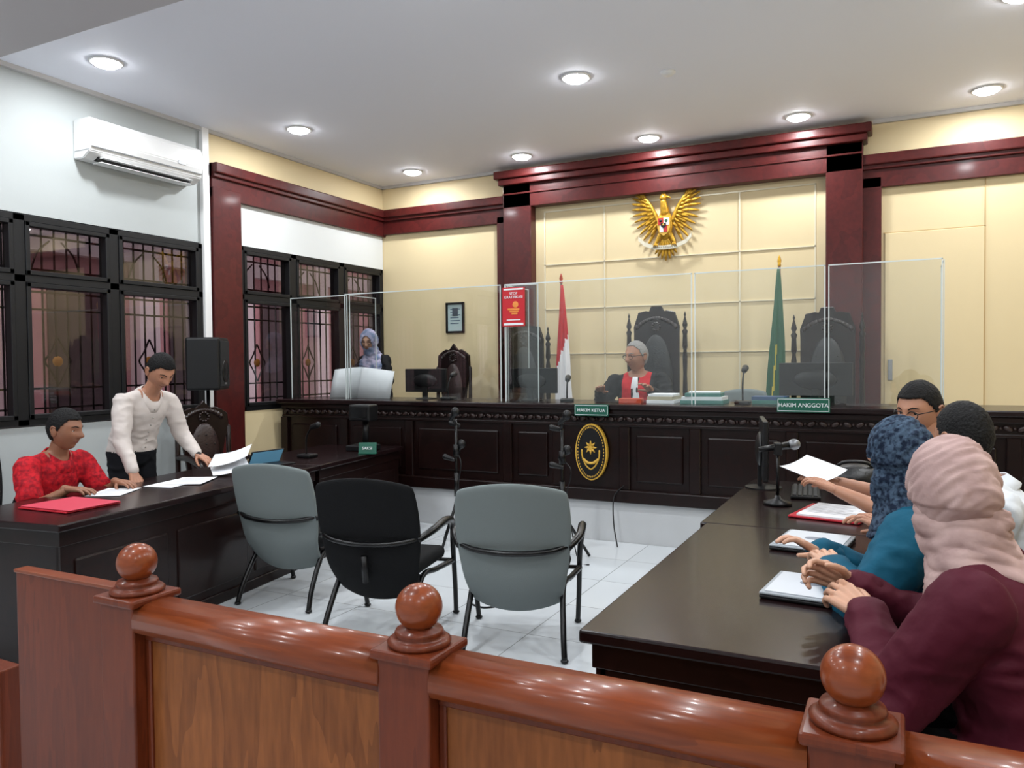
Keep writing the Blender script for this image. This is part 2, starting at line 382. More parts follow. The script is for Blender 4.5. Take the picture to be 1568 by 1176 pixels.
boxes('frame_border',[((-.13,-.03,-.19),(.13,0,-.165)),((-.13,-.03,.165),(.13,0,.19)),((-.13,-.03,-.19),(-.105,0,.19)),((.105,-.03,-.19),(.13,0,.19))],black,e,.003)
box('picture',(-.11,-.012,-.17),(.11,-.006,.17),mat('certificate',(180,198,198),.3),e)
boxes('printed_lines',[((-.07,-.014,.1-.035*i),(.07-.02*(i%2),-.012,.11-.035*i)) for i in range(6)],mat('ink_blue',(70,90,110),.5),e); box('photo',(-.04,-.015,.02),(.04,-.012,.12),mat('ink_dark',(60,70,80),.5),e)
# ------------------------------------------------------------------ garuda
e=E('garuda_emblem',(-2.27,8.24,3.02))
def feather(x,z,ang,L,w,y): 
    M=Matrix.Rotation(-ang,3,'Y'); c=V((x,y,z))+V((math.cos(ang)*L/2,0,math.sin(ang)*L/2)); return ell(c,(L/2,.01,w),M,10,8)
bm=bmesh.new(); bd=bmesh.new()
for s in (1,-1):
    arm=[V((.075,0,.03)),V((.11,0,.12)),V((.15,0,.2)),V((.2,0,.28)),V((.24,0,.33))]
    def ap(t):
        k=min(int(t*4),3); return arm[k].lerp(arm[k+1],t*4-k)
    for i in range(12):
        t=i/11; p=ap(t*.85); a=math.radians(-62+t*118); L=.27-.05*t if t<.7 else .235-.09*(t-.7)/.3
        a2=a if s>0 else pi-a; join(bm,feather(s*p.x,p.z,a2,L,.0165,.0))
    for i in range(10):
        t=i/9; p=ap(t*.8); a=math.radians(-58+t*112); a2=a if s>0 else pi-a
        join(bm,feather(s*p.x,p.z,a2,.165-.04*t,.0165,-.013))
    for i in range(9):
        t=i/8; p=ap(t*.8); a=math.radians(-50+t*105); a2=a if s>0 else pi-a
        join(bm,feather(s*p.x,p.z,a2,.09-.02*t,.015,-.024))
    join(bd,tube([(s*p.x,-.02,p.z) for p in arm],[.024,.024,.02,.014,.005],8,3))
    join(bm,caps((s*.05,-.02,-.1),(s*.1,-.025,-.19),.032,.018)); 
    for k in (-1,0,1): join(bm,tube([(s*.1,-.03,-.19),(s*.1+k*.02,-.05,-.215),(s*.1+k*.025,-.04,-.24)],[.008,.008,.003],6))
for i in range(7):
    a=math.radians(-90+(i-3)*11); join(bm,feather(0,-.12,a,.27-.015*abs(i-3),.018,.0))
for i in range(5):
    a=math.radians(-90+(i-2)*14); join(bm,feather(0,-.1,a,.17,.018,-.014))
join(bm,ell((0,-.03,-.0),(.085,.045,.16),None,16,12)); join(bm,caps((0,-.03,.13),(-.01,-.05,.24),.05,.034)); join(bm,ell((-.012,-.055,.285),(.04,.034,.036),None,14,10))
join(bm,tube([(.02,-.06,.29),(.06,-.065,.285),(.075,-.065,.262)],[.016,.01,.002],8)) 
for k in range(4): join(bm,tube([(-.02+.012*k,-.05,.31),(-.035+.012*k,-.05,.345)],[.008,.002],6))
mk('eagle_body',bm,gold,e,True); mk('wing_edge',bd,gold,e,True)
sp=[(-.062,.07),(0,.085),(.062,.07),(.062,-.02),(.04,-.075),(0,-.105),(-.04,-.075),(-.062,-.02)]
mk('shield_rim',poly([(x*1.12,z*1.1-.01) for x,z in sp],-.085,-.05),goldflat,e)
gr=mat('garuda_red',(170,24,28),.4); 
boxes('shield_red',[((-.06,-.09,-.01),(-.002,-.084,.065)),((.002,-.09,-.085),(.04,-.084,-.014))],gr,e)
boxes('shield_white',[((.002,-.09,-.01),(.06,-.084,.065)),((-.04,-.09,-.085),(-.002,-.084,-.014))],paper,e)
mk('shield_core',poly([(-.028,.012),(.028,.012),(.028,-.02),(0,-.045),(-.028,-.02)],-.096,-.088),black,e); mk('tree',ell((.03,-.09,.035),(.018,.006,.018),None,10,6),greenflag,e,True); mk('bull',ell((-.03,-.09,.035),(.018,.006,.014),None,10,6),black,e,True); mk('star',ell((0,-.097,-.008),(.01,.004,.01),None,8,6),goldflat,e,True)
pts=[(-.29,-.13),(-.23,-.19),(-.12,-.235),(0,-.245),(.12,-.235),(.23,-.19),(.29,-.13)]
r=[]
for i,(x,z) in enumerate(pts):
    r.append([V((x,-.045-.01*math.cos(i*2),z+.022)),V((x,-.03-.01*math.cos(i*2),z+.022)),V((x,-.03-.01*math.cos(i*2),z-.022)),V((x,-.045-.01*math.cos(i*2),z-.022))])
mk('ribbon',loft(r),mat('ribbon_white',(210,204,184),.5),e)
text('BHINNEKA TUNGGAL IKA',.024,(0,-.06,-.243),R90,black,e)
# ------------------------------------------------------------------ flags
def flag(nm,x,y,top,side,mode):
    e=E(nm,(x,y,.35)); H=top-.35
    mk('pole',tube([(0,0,.02),(0,0,H-.1)],.013,10),mat('pole_wood',(90,60,40),.4),e,True)
    mk('finial',lathe([(.001,H),(.012,H-.03),(.02,H-.06),(.012,H-.09),(.018,H-.1),(.01,H-.12)],12),gold if mode=='g' else mat('finial_red',(160,60,40),.4),e,True)
    mk('base',lathe([(.16,0),(.16,.03),(.06,.06),(.025,.12),(.02,.2)],20),blackm,e,True)
    rings=[];n=48;zt=H-.13;zb=.62
    for i in range(31):
        t=i/30; z=zt+(zb-zt)*t; w=.016+.07*min(1,t*1.15)**.8; dd=.02+.05*t
        rg=[]
        for j in range(n):
            a=2*pi*j/n; fo=1+.28*math.sin(a*7+t*3)*min(1,t*2)+.1*math.sin(a*3+t*5)
            rg.append(V((side*w*.35+math.cos(a)*w*fo*.9,math.sin(a)*dd*fo,z-.05*math.cos(a)*side*t)))
        rings.append(rg)
    bm=loft(rings)
    for f in bm.faces:
        c=f.calc_center_median(); t=(zt-c.z)/(zt-zb)
        if mode=='r': f.material_index=1 if t+side*c.x*2.2>.55 else 0
        else: f.material_index=1 if abs(c.x*side-.07+.1*(1-t))<.006 and t>.5 else 0
    mk('cloth',bm,[redflag,whiteflag] if mode=='r' else [greenflag,yel],e,True)
flag('indonesian_flag',-3.29,7.75,2.52,1,'r'); flag('green_court_flag',-1.05,7.85,2.57,-1,'g')
# ------------------------------------------------------------------ carved high-back chairs
def throne(nm,x,y,z0,rz,w,H,seatm,crest='judge',fin=True):
    e=E(nm,(x,y,z0),rz) ; hw=w/2
    zs=.48
    bm=bmesh.new(); pr=[(.02,0),(.024,.05),(.018,.1),(.024,.2),(.024,H*.42),(.017,H*.44),(.026,H*.5),(.02,H*.6),(.026,H*.7),(.017,H*.74),(.027,H*.76),(.022,H*.83),(.03,H*.85),(.014,H*.865),(.028,H*.885),(.022,H*.9),(.006,H*.935),(.012,H*.945),(.002,H*.965)]
    if not fin: pr=[(.022,0),(.022,H*.8),(.002,H*.82)]
    for s in (1,-1): join(bm,lathe(pr,14,(s*hw,-.26,0)))
    for s in (1,-1):
        join(bm,lathe([(.02,0),(.028,.05),(.02,.12),(.03,.3),(.022,zs),(.028,zs+.1),(.018,zs+.22)],12,(s*hw,.24,0)))
        join(bm,tube([(s*hw,-.25,zs+.26),(s*hw,0,zs+.27),(s*hw,.22,zs+.24),(s*hw,.29,zs+.2)],[.025,.028,.03,.02],10,3))
    join(bm,bbox((-hw,-.28,zs-.08),(hw,.27,zs-.02),.01,2))
    mk('carved_frame',bm,dark,e,True)
    a=hw*.8
    if crest=='judge': out=[(-a,zs+.1),(-a,H*.82),(-a*1.02,H*.88),(-a*.86,H*.93),(-a*.82,H*.965),(-a*.45,H*.975),(-a*.3,H*.965),(-a*.24,H*1.0),(a*.24,H*1.0),(a*.3,H*.965),(a*.45,H*.975),(a*.82,H*.965),(a*.86,H*.93),(a*1.02,H*.88),(a,H*.82),(a,zs+.1)]
    else: out=[(-a*.8,zs+.1),(-a,H*.7),(-a*1.25,H*.8),(-a*1.2,H*.9),(-a*.9,H*.93),(-a*.6,H*.95),(-a*.3,H*.94),(0,H*1.0),(a*.3,H*.94),(a*.6,H*.95),(a*.9,H*.93),(a*1.2,H*.9),(a*1.25,H*.8),(a,H*.7),(a*.8,zs+.1)]
    bm=poly(out,-.285,-.245); bmesh.ops.bevel(bm,geom=bm.edges[:],offset=.006,segments=1,affect='EDGES'); mk('back_panel',bm,dark,e)
    mk('back_upholstery',ell((0,-.235,(zs+H*.84)/2),(a*.74,.04,(H*.84-zs)/2*.98),None,24,16),seatm,e,True)
    box('seat_cushion',(-hw+.03,-.22,zs-.02),(hw-.03,.26,zs+.07),seatm,e,.03,3,smooth=True)
    bm=bmesh.new()
    for i in range(13):
        t=-1+i/6; join(bm,ell((a*t*.85,-.24,H*(.93-.05*t*t)),(.03,.014,.02),Matrix.Rotation(t*1.2,3,'Y'),8,6))
    for i in range(10):
        b2=2*pi*i/10; join(bm,ell((.04*math.cos(b2),-.236,H*.88+.04*math.sin(b2)),(.013,.012,.013),None,8,6))
    mk('crest_carving',bm,mat('crest_dark',(34,20,18),.3,coat=.2),e,True)
    bm=bmesh.new()
    for zz in (.35,.5,.65,.8):
        for s in (-.4,0,.4): join(bm,ell((a*s,-.192+.02*abs(s),zs+(H*.84-zs)*zz),(.007,.005,.007),None,6,5))
    mk('tufting_buttons',bm,black,e,True)
    return e
throne('judge_throne_chair',-2.29,7.68,.35,pi,.6,1.78,leather); throne('judge_throne_chair',-3.8,7.62,.35,pi,.58,1.66,leather); throne('judge_throne_chair',-.62,7.62,.35,pi,.6,1.7,leather)
throne('carved_armchair',-4.72,7.6,.35,pi,.44,1.44,bleather,'scroll',False)
throne('carved_armchair',-5.4,4.9,0,-pi/2-.35,.46,1.24,bleather,'scroll',False)
# ------------------------------------------------------------------ monitors, mics etc
def monitor(x,y,z,rz,w=.5,h=.29,nm='computer_monitor'):
    e=E(nm,(x,y,z),rz)
    box('bezel',(-w/2,-.015,.07),(w/2,.015,.07+h),black,e,.006); box('display',(-w/2+.012,-.018,.085),(w/2-.012,-.014,.058+h),screen,e)
    mk('rear_housing',ell((0,.02,.07+h*.48),(w*.3,.03,h*.3)),black,e,True)
    box('neck',(-.03,.01,.0),(.03,.035,.2),black,e,.005); mk('foot',lathe([(.11,0),(.11,.008),(.04,.016)],24),black,e)
    return e
monitor(-4.37,6.72,1.19,pi,.5,.24); monitor(-3.17,6.72,1.19,pi,.54,.24); monitor(-.62,6.72,1.19,pi,.56,.27)
def deskmic(x,y,z,rz,nm='gooseneck_microphone',h=.24):
    e=E(nm,(x,y,z),rz); box('base',(-.06,-.08,0),(.06,.06,.03),black,e,.01)
    mk('gooseneck',tube([(0,-.02,.02),(0,-.02,h*.6),(0,.02,h*.9),(0,.06,h)],.008,8,4),blackm,e,True)
    mk('mic_head',caps((0,.05,h),(0,.11,h+.02),.024,.028),black,e,True)
deskmic(-4.02,6.6,1.19,0); deskmic(-1.17,6.6,1.19,0,h=.28); deskmic(-2.75,6.6,1.19,.3,h=.2)
def stack(nm,x,y,z,rz,items):
    e=E(nm,(x,y,z),rz); zz=0
    for i,(w,d,h,m) in enumerate(items):
        o=box('sheet_%d'%(i+1),(-w/2,-d/2,zz),(w/2,d/2,zz+h),m,e,min(.002,h*.3)); o.rotation_euler=(0,0,random.uniform(-.12,.12)); zz+=h
tealf=mat('teal_folder',(60,120,112),.5); orf=mat('orange_box',(200,70,36),.5); grf=mat('grey_notebook',(150,156,162),.35)
stack('document_stack',-1.85,6.64,1.19,.1,[(.24,.3,.03,paper),(.22,.3,.03,mat('beige_folder',(180,172,146),.6)),(.22,.29,.02,paper)])
stack('folder_stack',-1.5,6.66,1.19,.1,[(.36,.28,.03,tealf),(.34,.26,.03,paper),(.3,.25,.03,tealf),(.26,.2,.012,paper)])
stack('tissue_box',-2.12,6.55,1.19,0,[(.2,.1,.04,orf)])
stack('law_book',-.98,6.8,1.19,.1,[(.3,.25,.03,tealf),(.28,.22,.03,mat('blue_book',(50,80,120),.5))])
rings=[]
for i in range(15):
    t=i/14; x=-.40+.80*t; top=.33-.10*abs(t-.4)**1.5; yy=.04*math.sin(t*6)
    rings.append([V((x,yy-.003,0)),V((x,yy+.05-.003,top*.6)),V((x,yy+.09,top)),V((x,yy+.094,top)),V((x,yy+.056,top*.6)),V((x,yy+.003,0))])
mk('large_document_sheet',loft(rings),paper,E('large_document_sheets',(-5.15,6.62,1.192),0),True)
def offchair(nm,x,y,z,rz,backm,H=1.05,w=.5,arm=True):
    e=E(nm,(x,y,z),rz)
    mk('star_base',(lambda b:[join(b,tube([(0,0,.1),(.3*math.cos(a),.3*math.sin(a),.06)],[.025,.016],8)) or join(b,ell((.3*math.cos(a),.3*math.sin(a),.03),(.025,.025,.03),None,10,8)) for a in [2*pi*k/5 for k in range(5)]] and b)(bmesh.new()),blackm,e,True)
    mk('gas_column',tube([(0,0,.08),(0,0,.42)],.028,12),blackm,e,True)
    box('seat',(-w/2,-.22,.36),(w/2,.25,.43),leather if backm!=greyfab else blackfab,e,.035,3,smooth=True)
    bm=bmesh.new(); N=10; hb=(H-.5)/2; zc=.5+hb
    g=[[None]*(N+1) for _ in range(N+1)]
    for i in range(N+1):
        for j in range(N+1):
            s=-1+2*i/N;t=-1+2*j/N
            px=s*math.sqrt(1-t*t*.22); pz=t*math.sqrt(1-s*s*.22)
            g[i][j]=bm.verts.new((px*w/2,-.25-.08*(t+1)/2+.04*s*s,zc+pz*hb))
    for i in range(N):
        for j in range(N): bm.faces.new((g[i][j],g[i+1][j],g[i+1][j+1],g[i][j+1]))
    o=mk('backrest',bm,backm,e,True); md=o.modifiers.new('s','SOLIDIFY'); md.thickness=.06; md.offset=0; md=o.modifiers.new('b','SUBSURF'); md.levels=1; md.render_levels=1
    mk('back_support',tube([(0,0,.4),(0,-.24,.42),(0,-.3,.6)],.025,8,4),blackm,e,True)
    if arm:
        bm=bmesh.new()
        for s in (1,-1): join(bm,tube([(s*w/2,-.2,.45),(s*(w/2+.04),-.12,.66),(s*(w/2+.04),.15,.67),(s*w/2,.16,.45)],.018,8,5))
        mk('armrests',bm,black,e,True)
    return e
offchair('low_back_office_chair',-1.35,7.4,.35,pi,greyfab,.93,.46,False)
# ------------------------------------------------------------------ tables
def table(nm,x,y,rz,w,l,front='r',z=.76):
    e=E(nm,(x,y,0),rz)
    box('table_top',(-.02,-.02,z-.04),(w+.02,l+.0,z),darktop,e,.008)
    box('apron',(.01,.01,z-.12),(w-.01,l-.02,z-.04),dark,e,.004)
    xs=(0.02,.05) if front=='l' else (w-.05,w-.02)
    box('front_panel',(xs[0],.02,.04),(xs[1],l-.03,z-.1),dark,e)
    boxes('side_panels',[((.03,.02,0),(w-.03,.06,z-.1)),((.03,l-.07,0),(w-.03,l-.03,z-.1))],dark,e,.004)
    bm=bmesh.new(); n=max(2,int(l/.6)); xo=(0.008,.03) if front=='l' else (w-.03,w-.008)
    for i in range(n): join(bm,bbox((xo[0],.1+i*(l-.15)/n,.12),(xo[1],.02+(i+1)*(l-.15)/n,z-.2),.01,2))
    join(bm,bbox((xo[0],.02,0),(xo[1],l-.03,.07),.005,1))
    mk('raised_panels',bm,dark,e)
    return e
table('counsel_table',-.83,2.13,0,.76,1.66,'l'); table('counsel_table',-.86,3.81,0,.76,1.5,'l')
r8=math.radians(8)
dx,dy=math.sin(r8),math.cos(r8)
table('defence_table',-3.78-.8*math.cos(r8),2.43-.8*math.sin(r8),r8,.8,2.33,'r'); table('defence_table',-3.78-.8*math.cos(r8)-dx*2.36,2.43-.8*math.sin(r8)+dy*2.36,r8,.8,1.42,'r')
Z=.762
def laptop_closed(nm,x,y,rz,m,w=.33,d=.24):
    e=E(nm,(x,y,Z),rz); box('base',(-w/2,-d/2,0),(w/2,d/2,.012),black,e,.004); box('lid',(-w/2,-d/2,.013),(w/2,d/2,.022),m,e,.004); box('paper_note',(-w/2+.015,-d/2+.015,.0225),(w/2-.015,d/2-.015,.025),mat('pale_cover',(196,200,206),.4),e)
    mk('logo',ell((0,.02,.025),(.04,.03,.001),None,16,6),mat('ink_grey',(120,124,134),.6),e)
laptop_closed('closed_laptop',-.27,2.78,-.1,grf,.27,.3); laptop_closed('closed_laptop',-.33,3.5,-.12,grf,.28,.34)
e=E('document_clipboard',(-.30,4.25,Z),-.2); box('red_cover',(-.17,-.2,0),(.17,.2,.01),redf,e,.003); box('papers',(-.13,-.19,.01),(.15,.17,.022),paper,e,.002)
boxes('printed_text',[((-.1,.12-.03*i,.0225),(.12-.03*(i%3),.122-.03*i,.0228)) for i in range(9)],mat('ink_grey2',(110,110,116),.6),e)
e=E('computer_keyboard',(-.50,4.85,Z),.1); box('deck',(-.08,-.22,0),(.08,.22,.018),black,e,.005)
bm=bmesh.new()
for i in range(5):
    for j in range(14): join(bm,bbox((-.07+i*.028,-.21+j*.03,.018),(-.048+i*.028,-.186+j*.03,.025),.002,1))
mk('keys',bm,mat('key_black',(30,30,32),.5),e)
monitor(-.76,4.98,.76,pi/2+.2,.5,.36)
e=E('table_microphone',(-.6,4.42,Z),.3); mk('base',lathe([(.075,0),(.075,.015),(.02,.03),(.012,.05)],20),black,e,True); mk('stem',tube([(0,0,.03),(0,0,.3)],.009,10),blackm,e,True); mk('clip',bbox((-.02,-.03,.27),(.02,.03,.34),.008),black,e); mk('mic_body',tube([(-.1,0,.3),(.06,0,.325)],[.014,.022],12),blackm,e,True); mk('mic_grille',ell((.085,0,.33),(.035,.03,.03)),mat('mic_mesh',(120,122,125),.4,metal=.7),e,True)
e=E('black_handbag',(-.24,5.02,Z),.2); mk('bag_body',ell((0,0,.085),(.17,.12,.085)),leather,e,True); mk('bag_strap',tube([(-.12,0,.1),(-.08,-.05,.18),(.06,-.05,.18),(.12,0,.1)],.01,8,4),leather,e,True)
def sheet(nm,x,y,rz,w=.21,d=.3,z=Z,curl=.0,m=None,tilt=0):
    e=E(nm,(x,y,z),rz); r=[]
    for i in range(9):
        t=i/8; xx=-w/2+w*t; zz=curl*(t**2)+.001
        r.append([V((xx,-d/2,zz)),V((xx,d/2,zz+tilt)),V((xx,d/2,zz+.002+tilt)),V((xx,-d/2,zz+.002))])
    mk('paper',loft(r),m or paper,e,False)
    if z<Z+.03 and not curl and not tilt: boxes('printed_text',[((-w*.36,d*.34-.03*i-.003,.0035),(w*(.36-.1*(i%3)),d*.34-.03*i,.0038)) for i in range(7)],mat('ink_grey2',(110,110,116),.6),e)
    return e
e=E('red_document_folder',(-4.22,2.78,Z),r8-.1); box('cover',(-.2,-.17,0),(.2,.17,.008),redf,e,.002); box('inner_cover',(-.19,-.16,.01),(.21,.16,.016),mat('pink_folder',(196,60,80),.5),e,.002); box('pages',(-.18,-.15,.008),(.17,.15,.0105),paper,e)
sheet('paper_sheet',-4.42,3.2,.5); sheet('paper_sheet',-4.36,3.6,.2,.22,.32); sheet('paper_sheet',-4.33,3.72,.5,.24,.32,Z+.004); sheet('paper_sheet',-4.4,4.12,.9,.25,.34,Z+.01,.05,tilt=.03); sheet('paper_sheet',-4.47,4.2,.7,.27,.36,Z+.06,.07,tilt=.05); sheet('paper_sheet',-4.32,4.32,.2)
e=E('tablet_on_stand',(-4.56,4.62,Z),-pi/2-.1); o=mk('tablet',bbox((-.16,-.005,0),(.16,.005,.13),.004),black,e,rot=(-.5,0,0)); o=box('display',(-.15,.005,.008),(.15,.007,.122),mat('tablet_screen',(90,140,170),.2,emit=.3),e,rot=(-.5,0,0)); box('keyboard_cover',(-.16,-.02,0),(.16,.2,.008),black,e,.003)
deskmic(-4.52,5.1,Z,-pi/2,'desk_microphone',.26)
e=E('document_camera',(-4.42,5.72,Z),.1)
box('base',(-.12,-.1,0),(.12,.12,.05),black,e,.008); box('head',(-.11,-.06,.27),(.11,.1,.42),black,e,.015); mk('stem',tube([(0,.05,.05),(0,.06,.28)],.03,10),black,e,True); box('lens_panel',(-.08,-.065,.3),(.08,-.058,.39),screen,e)
e=E('witness_name_plate',(-4.2,5.5,Z),.4); box('plate',(-.08,-.005,0),(.08,.005,.1),green,e,.002,rot=(-.2,0,0)); text('SAKSI',.036,(0,-.008,.05),(pi/2-.2,0,0),paper,e); box('foot',(-.08,-.02,0),(.08,.04,.006),green,e)
e=E('loudspeaker_on_stand',(-5.72,5.12,0),-1.0)
box('cabinet',(-.17,-.15,1.33),(.17,.15,1.81),black,e,.02,3); box('front_grille',(-.15,.145,1.36),(.15,.158,1.78),mat('speaker_mesh',(10,10,11),.8,bump=.4,bscale=500),e,.005)
mk('woofer',lathe([(.11,0),(.1,.006),(.05,-.006),(.02,.0)],24),blackm,e,True,loc=(0,.158,1.5),rot=(-pi/2,0,0)); mk('pole',tube([(0,0,.3),(0,0,1.34)],.017,10),blackm,e,True)
bm=bmesh.new()
for k in range(3):
    a=2*pi*k/3+.4; join(bm,tube([(0,0,.75),(.3*math.cos(a),.3*math.sin(a),.01)],.01,8)); join(bm,tube([(0,0,.35),(.2*math.cos(a),.2*math.sin(a),.25)],.007,8))
mk('tripod',bm,blackm,e,True); box('badge',(-.03,.158,1.38),(.03,.162,1.4),alu,e)
def micstand(x,y,rz):
    e=E('microphone_floor_stand',(x,y,0),rz)
    mk('pole',tube([(0,0,.12),(0,0,1.08)],.012,10),blackm,e,True); bm=bmesh.new()
    for k in range(3):
        a=2*pi*k/3+.5; join(bm,tube([(0,0,.4),(.05*math.cos(a),.05*math.sin(a),.3),(.24*math.cos(a),.24*math.sin(a),.01)],.012,8))
    join(bm,tube([(0,0,.42),(0,0,.62)],.022,10)); join(bm,tube([(0,0,.76),(0,0,.86)],.026,10))
    mk('tripod_base',bm,blackm,e,True)
    bm=bmesh.new()
    for zc,dr in ((1.08,-.05),(.8,.05)):
        join(bm,tube([(0,0,zc-.05),(0,dr,zc)],.012,8)); join(bm,caps((-.02,dr,zc),(.03,dr-.02,zc+.05),.016,.024))
        join(bm,ell((.04,dr-.025,zc+.065),(.036,.036,.04),None,12,10)); join(bm,caps((.0,-dr,zc-.06),(-.08,-dr,zc-.04),.016,.024))
    mk('microphones',bm,black,e,True)
    mk('cable',tube([(.02,0,.78),(.07,-.04,.7),(.03,-.02,.5),(.06,.02,.3),(.12,-.08,.02),(.2,-.15,.008)],.005,6,5),black,e,True)
micstand(-3.38,5.65,0); micstand(-2.36,5.55,.4)
e=E('floor_cable'); mk('cable_run',tube([(-2.5,4.3,.006),(-2.35,4.25,.006),(-2.25,4.4,.006),(-2.35,4.55,.006),(-2.5,4.5,.006),(-2.4,4.35,.006),(-2.15,4.3,.006)],.006,6,8),black,e,True)
mk('cable_loop',tube([(-2.1,6.1,.01),(-2.15,6.15,.2),(-2.18,6.25,.4),(-2.1,6.28,.5)],.006,6,6),black,e,True)
# ------------------------------------------------------------------ meeting chairs
def meetchair(x,y,rz,fab,mesh=False):
    e=E('meeting_chair',(x,y,0),rz)
    N=14; z0,z1=.22,.94; zc=(z0+z1)/2; hb=(z1-z0)/2
    bm=bmesh.new(); g=[[None]*(N+1) for _ in range(N+1)]
    for i in range(N+1):
        for j in range(N+1):
            s=-1+2*i/N;t=-1+2*j/N
            px=s*math.sqrt(1-t*t*.24); pz=t*math.sqrt(1-s*s*.24); w=.265+.065*(t+1)/2
            yy=-.2-.10*(max(0,t+.35)/1.35)**1.2+.05*s*s + (.0 if t>-.4 else .12*((-.4-t)/.6)**1.5)
            g[i][j]=bm.verts.new((px*w,yy,zc+pz*hb))
    for i in range(N):
        for j in range(N): bm.faces.new((g[i][j],g[i+1][j],g[i+1][j+1],g[i][j+1]))
    o=mk('backrest',bm,fab,e,True); md=o.modifiers.new('s','SOLIDIFY'); md.thickness=.03; md.offset=1; md=o.modifiers.new('b','SUBSURF'); md.levels=1; md.render_levels=2
    box('seat',(-.27,-.16,.37),(.27,.3,.45),blackfab,e,.035,3,smooth=True)
    bm=bmesh.new()
    join(bm,tube([(-.31,-.17,.6),(-.2,-.245,.575),(0,-.28,.565),(.2,-.245,.575),(.31,-.17,.6)],.015,8,6))
    for s in (1,-1):
        join(bm,tube([(s*.29,-.2,.585),(s*.34,-.08,.625),(s*.345,.1,.64),(s*.34,.22,.6),(s*.32,.28,.45),(s*.31,.34,.2),(s*.3,.38,.015)],[.018,.022,.024,.02,.016,.015,.015],10,6))
        join(bm,tube([(s*.32,.27,.36),(s*.28,.1,.35),(s*.25,-.05,.34),(s*.26,-.2,.15),(s*.27,-.26,.015)],.016,10,5))
        join(bm,ell((s*.3,.38,.012),(.022,.022,.012),None,10,6)); join(bm,ell((s*.27,-.26,.012),(.022,.022,.012),None,10,6))
    join(bm,tube([(-.31,.28,.36),(.31,.28,.36)],.012,8)); join(bm,tube([(-.25,-.05,.345),(.25,-.05,.345)],.012,8))
    mk('tubular_frame',bm,blackm,e,True)
    if mesh:
        bm=bmesh.new()
        join(bm,tube([(0,-.27,.5),(0,-.25,.35)],.02,8)); mk('rear_spine',bm,black,e,True)
meetchair(-3.6,3.93,.12,greyfab); meetchair(-2.68,3.66,.2,blackfab,True); meetchair(-1.88,3.8,.32,greyfab)
# ------------------------------------------------------------------ railing
e=E('wooden_courtroom_railing')
posts=[-2.11,-1.07,-.08,.95,1.95]
for p in posts:
    q=E('post_assembly',(p,1.6,0),0,e)
    box('post',(-.075,-.075,0),(.075,.075,.84),postw,q,.006)
    box('post_cap',(-.09,-.09,.83),(.09,.09,.855),postw,q,.008)
    mk('neck_moulding',lathe([(.078,.855),(.08,.865),(.07,.873),(.055,.876),(.062,.884),(.058,.892),(.034,.898),(.03,.905)],28),postw,q,True)
    mk('ball_finial',lathe([(.001+.058*math.sin(pi*i/20),.946-.058*math.cos(pi*i/20)) for i in range(21)],32),railw,q,True)
for a,c in zip(posts[:-1],posts[1:]):
    a+=.075;c-=.075
    pr=[(.045,.75),(.07,.757),(.08,.775),(.08,.8),(.07,.826),(.045,.838),(0,.842),(-.045,.838),(-.07,.826),(-.08,.8),(-.08,.775),(-.07,.757),(-.045,.75)]
    mk('handrail',loft([[V((xx,1.6+py,pz)) for py,pz in pr] for xx in (a,c)]),railw,e,True)
    box('panel',(a,1.575,.08),(c,1.625,.75),panelw,e); box('bottom_rail',(a,1.55,0),(c,1.65,.1),postw,e,.005)
    boxes('panel_moulding',[((a,1.563,.725),(c,1.637,.752)),((a,1.565,.1),(a+.02,1.635,.75)),((c-.02,1.565,.1),(c,1.635,.75))],postw,e,.004)
e=E('railing_gate'); box('gate_leaf',(-2.70,1.58,.03),(-2.195,1.62,.855),postw,e,.004); box('gate_top_edge',(-2.705,1.575,.852),(-2.192,1.625,.864),railw,e,.003); boxes('gate_hinge',[((-2.215,1.563,.55),(-2.195,1.58,.67))],alu,e,.002); mk('hinge_pin',tube([(-2.192,1.565,.55),(-2.192,1.565,.67)],.006,8),alu,e,True)
e=E('side_partition'); box('partition_panel',(-4.2,1.56,0),(-2.78,1.64,.5),postw,e,.006)
# ------------------------------------------------------------------ PEOPLE
skinA=mat('skin_tan',(170,120,94),.5,sub=.1,var=.1,vscale=12); skinB=mat('skin_brown',(142,96,72),.5,sub=.1,var=.1,vscale=12); skinC=mat('skin_light',(196,150,124),.5,sub=.1,var=.08,vscale=12)
hairb=mat('hair_black',(12,11,12),.7,spec=.25,bump=.5,bscale=110); hairg=mat('hair_grey',(140,138,136),.8,spec=.2,bump=.5,bscale=110)
lipm=mat('lips',(126,70,62),.5); eyew=mat('eye_white',(206,200,194),.3); eyed=mat('eye_dark',(22,14,10),.2)
def gs(x,z,cx,cz,sx,sz): return math.exp(-((x-cx)/sx)**2-((z-cz)/sz)**2)
def headpt(d,k=1.0):
    x,y,z=d.x*.076*k,d.y*.094*k,d.z*.116*k
    if z<0:
        t=min(1,-z/.116); x*=1-.30*t**1.4
        if y<0: y*=1-.35*t
        else: y*=1-.04*t
    if z>0: x*=1+.03*math.sin(z/.116*pi)
    return V((x,y,z))
def facedy(x,z):
    dy=.026*gs(x,z,0,-.022,.013,.016)+.014*gs(x,z,0,.0,.010,.024)+.005*gs(x,z,0,.032,.05,.012)
    dy+=.006*gs(abs(x),z,.013,-.026,.008,.008)
    dy-=.010*gs(abs(x),z,.031,.008,.016,.012)
    dy+=.009*gs(x,z,0,-.056,.022,.011)-.004*gs(x,z,0,-.0565,.02,.0025)+.012*gs(x,z,0,-.094,.022,.016)+.005*gs(abs(x),z,.042,-.022,.018,.02)
    return dy
